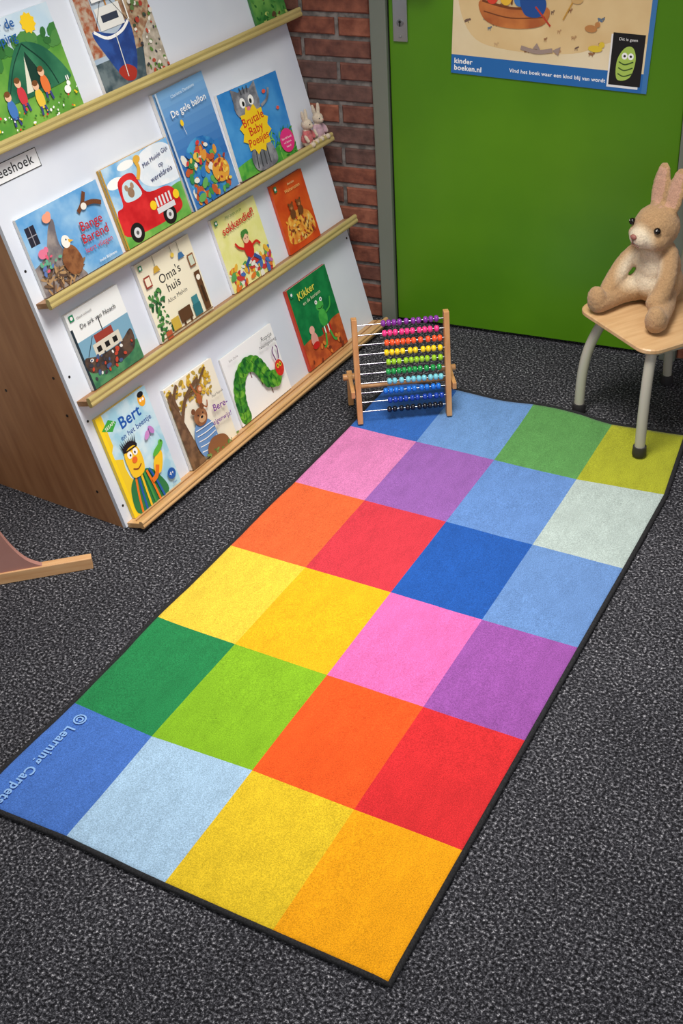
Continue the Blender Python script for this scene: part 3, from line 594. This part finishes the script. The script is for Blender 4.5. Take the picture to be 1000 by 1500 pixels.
mb.tube([(-.10,-.10,.300),(.12,-.12,.300)],.010,legm); mb.tube([(-.10,-.10,.300),(-.132,FY-.005,.298)],.010,legm); mb.tube([(.12,-.12,.300),(.132,FY-.005,.298)],.010,legm)
mb.obj('tube_frame',None,chair)
mb=MB(); pr_=rr(-.15,.50,.15,.62,.03); vs_=[];n=len(pr_)
for dy in (0,.01):
    for x,z in pr_: vs_.append((x,FY+.022+(z-.5)*.2+dy+.02*(1-(x/.15)**2)-.012,z))
mb.add(vs_,[tuple(range(n)),tuple(range(2*n-1,n-1,-1))]+[(i,n+i,n+(i+1)%n,(i+1)%n) for i in range(n)],seatm); mb.obj('backrest',None,chair)
# ---------------------------------------------------------------- plush rabbit
F=Vector((-.46,-.888,0)).normalized(); Rr=Vector((F.y,-F.x,0)); k_=1.15
MR=frame(Vector((.734,1.950,.3275)),Rr*k_,F*k_,Vector((0,0,k_))); rab=empty('plush_rabbit',MR)
place(RABME,'body',rab)
mb=MB()
for sx in (-1,1):
    mb.ball((sx*.0375,.058,.200),.0078,mat((16,11,9),.08)); mb.ball((sx*.040,.0635,.203),.0014,W)
mb.ball((0,.0905,.184),(.0085,.005,.006),mat((150,95,85),.6)); mb.tube([(0,.0915,.180),(0,.091,.168)],.0012,(110,70,60)); mb.tube([(-.013,.085,.162),(0,.0905,.168),(.013,.085,.162)],.0012,(110,70,60))
mb.obj('face',None,rab)
# ---------------------------------------------------------------- small plush bunnies on shelf
def bunny(s,t,me,hgt=.075,turn=0):
    base=L+bx*s+up*t+bn*.024
    f=(bn*Vector((1,1,0))).normalized(); f.rotate(Matrix.Rotation(math.radians(turn),3,'Z')); r_=Vector((f.y,-f.x,0)); k=hgt/.1
    e=empty('plush_bunny',frame(base,r_*k,f*k,Vector((0,0,k)))); place(me,'body',e)
    mb=MB(); [mb.ball((sx*.008,.016,.069),.0018,mat(K_,.2),None,10,6) for sx in (-1,1)]; mb.ball((0,.0225,.064),(.002,.0015,.0015),(200,120,120),None,10,6); mb.obj('face',None,e)
bunny(1.118,tC+.002,BUNME[0],.098,10); bunny(1.178,tC+.002,BUNME[1],.098,-8)
# ---------------------------------------------------------------- abacus
P0=Vector((.046,1.543,.0105)); wv=(Vector((.254,1.682,0))-Vector((.046,1.543,0))); wl=wv.length; wv.normalize(); bk=Vector((-wv.y,wv.x,0))
MAB=frame(P0,wv,bk,Vector((0,0,1))); ab=empty('abacus',MAB)
abw=nmat((186,132,80),(206,156,102),12,.4,.3,.7,stretch=(6,6,1),name='abacus_beech')
mb=MB(); lean=math.atan2(.040,.305)
for x in (0,wl):
    R=Matrix.Translation((x,0,0))@Matrix.Rotation(-lean,4,'X'); mb.box((-.0075,-.012,0.002),(.0075,.012,.308),abw,R)
    sg=-1 if x==0 else 1
    R2=Matrix.Translation((x+sg*.0155,.118,0))@Matrix.Rotation(math.radians(8),4,'X'); mb.box((-.0075,-.012,.0),(.0075,.012,.108),abw,R2)
    R3=Matrix.Translation((x+sg*.0155,.0,.085)); mb.box((-.0055,-.006,0),(.0055,.115,.02),abw,R3)
    mb.tube([(x-sg*.012,.100,.095),(x+sg*.035,.100,.095)],.0095,abw)
mb.tube([(-.014,.118,.05),(wl+.014,.118,.05)],.006,abw)
mb.obj('frame',None,ab,bevel=.0015)
bc=[(128,50,150),(240,60,135),(245,90,45),(244,210,30),(150,200,40),(30,150,70),(120,200,215),(30,115,215),(25,65,165),(16,20,34)]
mb=MB(); rodm=mat((190,192,196),.25,1); rd=random.Random(5)
for i in range(10):
    z_=.285-i*.0278; y_=math.tan(lean)*z_
    mb.tube([(0,y_,z_),(wl,y_,z_)],.0016,rodm,8)
    x=wl-.012-rd.choice([0,.004,.008]); gaps=set(rd.sample(range(1,9),3))
    for k in range(10):
        if k in gaps: x-=rd.choice([.003,.006,.004])
        m_=mat(bc[i],.18)
        prof=[(-.0066,.0035),(-.0055,.0065),(-.003,.0086),(0,.0092),(.003,.0086),(.0055,.0065),(.0066,.0035)]
        mb.tube([(x-.007+p[0],y_,z_) for p in prof],[p[1] for p in prof],m_,14); x-=.0147
mb.obj('rods_and_beads',None,ab)
# ---------------------------------------------------------------- low child seat at left
q0=Vector((-.247,.704,0)); qd=Vector((-.17,-.147,0)).normalized(); qn=Vector((qd.y,-qd.x,0))
seat2=empty('low_floor_seat',frame(q0,qd,qn,Vector((0,0,1))))
pine=nmat((204,152,104),(222,178,130),8,.45,.3,.7,stretch=(1,12,12),detail=5,name='pine')
mau=nmat((172,122,112),(184,134,124),5,.6,name='mauve_fabric')
mb=MB(); mb.box((0,0,0),(.62,.022,.032),pine); mb.box((.34,.17,0),(.62,.192,.032),pine); mb.box((.50,.02,.0),(.54,.18,.03),pine); mb.obj('runners',None,seat2,bevel=.002)
mb=MB(); cv=crom([(.115,.03),(.150,.055),(.178,.10),(.205,.17),(.24,.26),(.29,.36)],5,False)
for y0 in (.004,.174):
    pts=cv+[(.38,.38),(.40,.32),(.46,.26),(.56,.24),(.58,.22),(.56,.03)]
    if y0>.1: pts=[(.36,.03),(.34,.2),(.36,.37)]+pts[len(cv):]
    n=len(pts); vs_=[(p[0],y0,p[1]) for p in pts]+[(p[0],y0+.014,p[1]) for p in pts]
    mb.add(vs_,[tuple(range(n)),tuple(range(2*n-1,n-1,-1))]+[(i,n+i,n+(i+1)%n,(i+1)%n) for i in range(n)],mau)
mb.obj('side_panels',None,seat2)
mb=MB(); sv=crom([(.35,.37),(.37,.30),(.42,.23),(.48,.20),(.56,.215)],5,False); vs_=[]
for y0 in (.016,.176):
    for p in sv: vs_.append((p[0],y0,p[1]))
n=len(sv); mb.add(vs_,[(i,i+1,n+i+1,n+i) for i in range(n-1)],mau,True); o=mb.obj('sling',None,seat2); sd=o.modifiers.new('s','SOLIDIFY'); sd.thickness=.006
# ---------------------------------------------------------------- poster
a=Art(.545,.77,((228,208,166),(238,222,188),4))
a.G((120,175,215),(200,215,215),.75,1.0,8)
a.B([(-.1,.5),(.2,.56),(.5,.52),(.8,.58),(1.1,.54),(1.1,.8),(-.1,.8)],((225,195,140),(236,212,165),6))
a.B([(.10,.14),(.3,.10),(.62,.11),(.80,.16),(1.05,.20),(1.05,.5),(.1,.5),(.02,.3)],((222,190,136),(232,204,152),5))
a.R(0,0,1,.062,(35,105,175)).R(.0,.062,1,.066,(35,105,175)).R(.975,0,1,1,(60,120,180))
a.T('Vind het boek waar een kind blij van wordt',.55,.030,.0265,W,0,bold=.0004).T('kinder',.015,.044,.036,W,0,'LEFT',.0008).T('boeken.nl',.015,.020,.036,W,0,'LEFT',.0008)
a.R(.81,.02,.965,.195,(20,22,24)).T('Dit is geen',.885,.175,.02,W).B([(.85,.04),(.84,.10),(.87,.145),(.91,.15),(.93,.11),(.91,.05)],(170,200,90)).E(.875,.12,.014,.016,W).E(.905,.12,.014,.016,W).E(.875,.12,.006,.006,K_).E(.905,.12,.006,.006,K_)
for i in range(3): a.S([(.85,.06+i*.02),(.88,.052+i*.02),(.92,.063+i*.02)],.006,(60,90,40))
a.R(.802,.012,.81,.19,(235,235,235)).R(.802,.012,.955,.02,(235,235,235))
rdp=random.Random(4)
for i in range(26):
    x=rdp.uniform(.06,.78); y=rdp.uniform(.10,.26); c=rdp.choice([(150,105,70),(190,150,105),(120,95,80),(205,170,125),(100,120,140)])
    sz=rdp.uniform(.006,.017)
    a.E(x,y,sz,sz*.45,c,rdp.uniform(-30,40),10).E(x+sz,y+.004,sz*.4,sz*.4,c).S([(x-sz*.5,y-.002),(x-sz*.6,y-.009)],.003,c).S([(x+sz*.5,y-.002),(x+sz*.6,y-.009)],.003,c)
D_=-.075
a.B([(.17,.27+D_),(.14,.335+D_),(.3,.32+D_),(.48,.33+D_),(.46,.27+D_),(.3,.25+D_)],((175,95,50),(205,125,65),12)).S([(.15,.335+D_),(.3,.318+D_),(.47,.328+D_)],.012,(120,65,35)).S([(.16,.30+D_),(.3,.285+D_),(.47,.298+D_)],.006,(120,65,35)).S([(.3,.33+D_),(.3,.5+D_)],.01,(110,70,40)).P([(.31,.49+D_),(.31,.38+D_),(.44,.385+D_)],(225,60,45))
for x,c in ((.2,(225,70,50)),(.27,(240,190,60)),(.34,(60,120,190))): a.E(x,.350+D_,.03,.035,c).E(x,.395+D_,.02,.02,SKIN)
a.B([(.37,.30+D_),(.34,.36+D_),(.40,.40+D_),(.47,.35+D_),(.45,.30+D_)],(35,80,150)).S([(.42,.33+D_),(.50,.27+D_)],.008,(190,60,40))
a.S([(.36,.115),(.44,.105),(.52,.115)],.02,(160,140,130)).P([(.52,.115),(.56,.13),(.55,.10)],(160,140,130)).P([(.42,.115),(.44,.135),(.46,.112)],(160,140,130)).E(.70,.2,.03,.017,(190,130,75)).E(.73,.215,.013,.013,(190,130,75)).S([(.56,.22),(.6,.28)],.006,(200,150,60)).E(.62,.29,.03,.02,(210,170,110)).E(.73,.135,.035,.016,(225,195,60)).E(.76,.15,.014,.014,(225,195,60))
a.build('childrens_book_poster',MA(.190,.798,.0005)@Matrix.Rotation(math.radians(-2.4),4,'Z'),.0006,lay=1.5e-5)
realise_art()
# ---------------------------------------------------------------- light
w=bpy.data.worlds.new('world'); scn.world=w; w.use_nodes=True; w.node_tree.nodes['Background'].inputs[0].default_value=(.92,.95,1,1); w.node_tree.nodes['Background'].inputs[1].default_value=.29
def area(name,loc,tgt,size,power,col=(1,1,1),sy=None,spread=180):
    l=bpy.data.lights.new(name,'AREA'); l.energy=power; l.size=size; l.color=col; l.spread=math.radians(spread)
    if sy: l.shape='RECTANGLE'; l.size_y=sy
    o=bpy.data.objects.new(name,l); COL.objects.link(o); o.location=loc; o.rotation_euler=(Vector(tgt)-Vector(loc)).to_track_quat('-Z','Y').to_euler(); return o
area('rug_vignette_light',(.55,.80,2.40),(.38,1.0,0),.9,25,(1,.955,.89),.8,98)  # added overhead lamp, spread narrowed so the floor corners fall off darker
area('window_light',(2.6,-1.6,2.0),(.0,1.2,.4),1.8,27,(1,.98,.96))
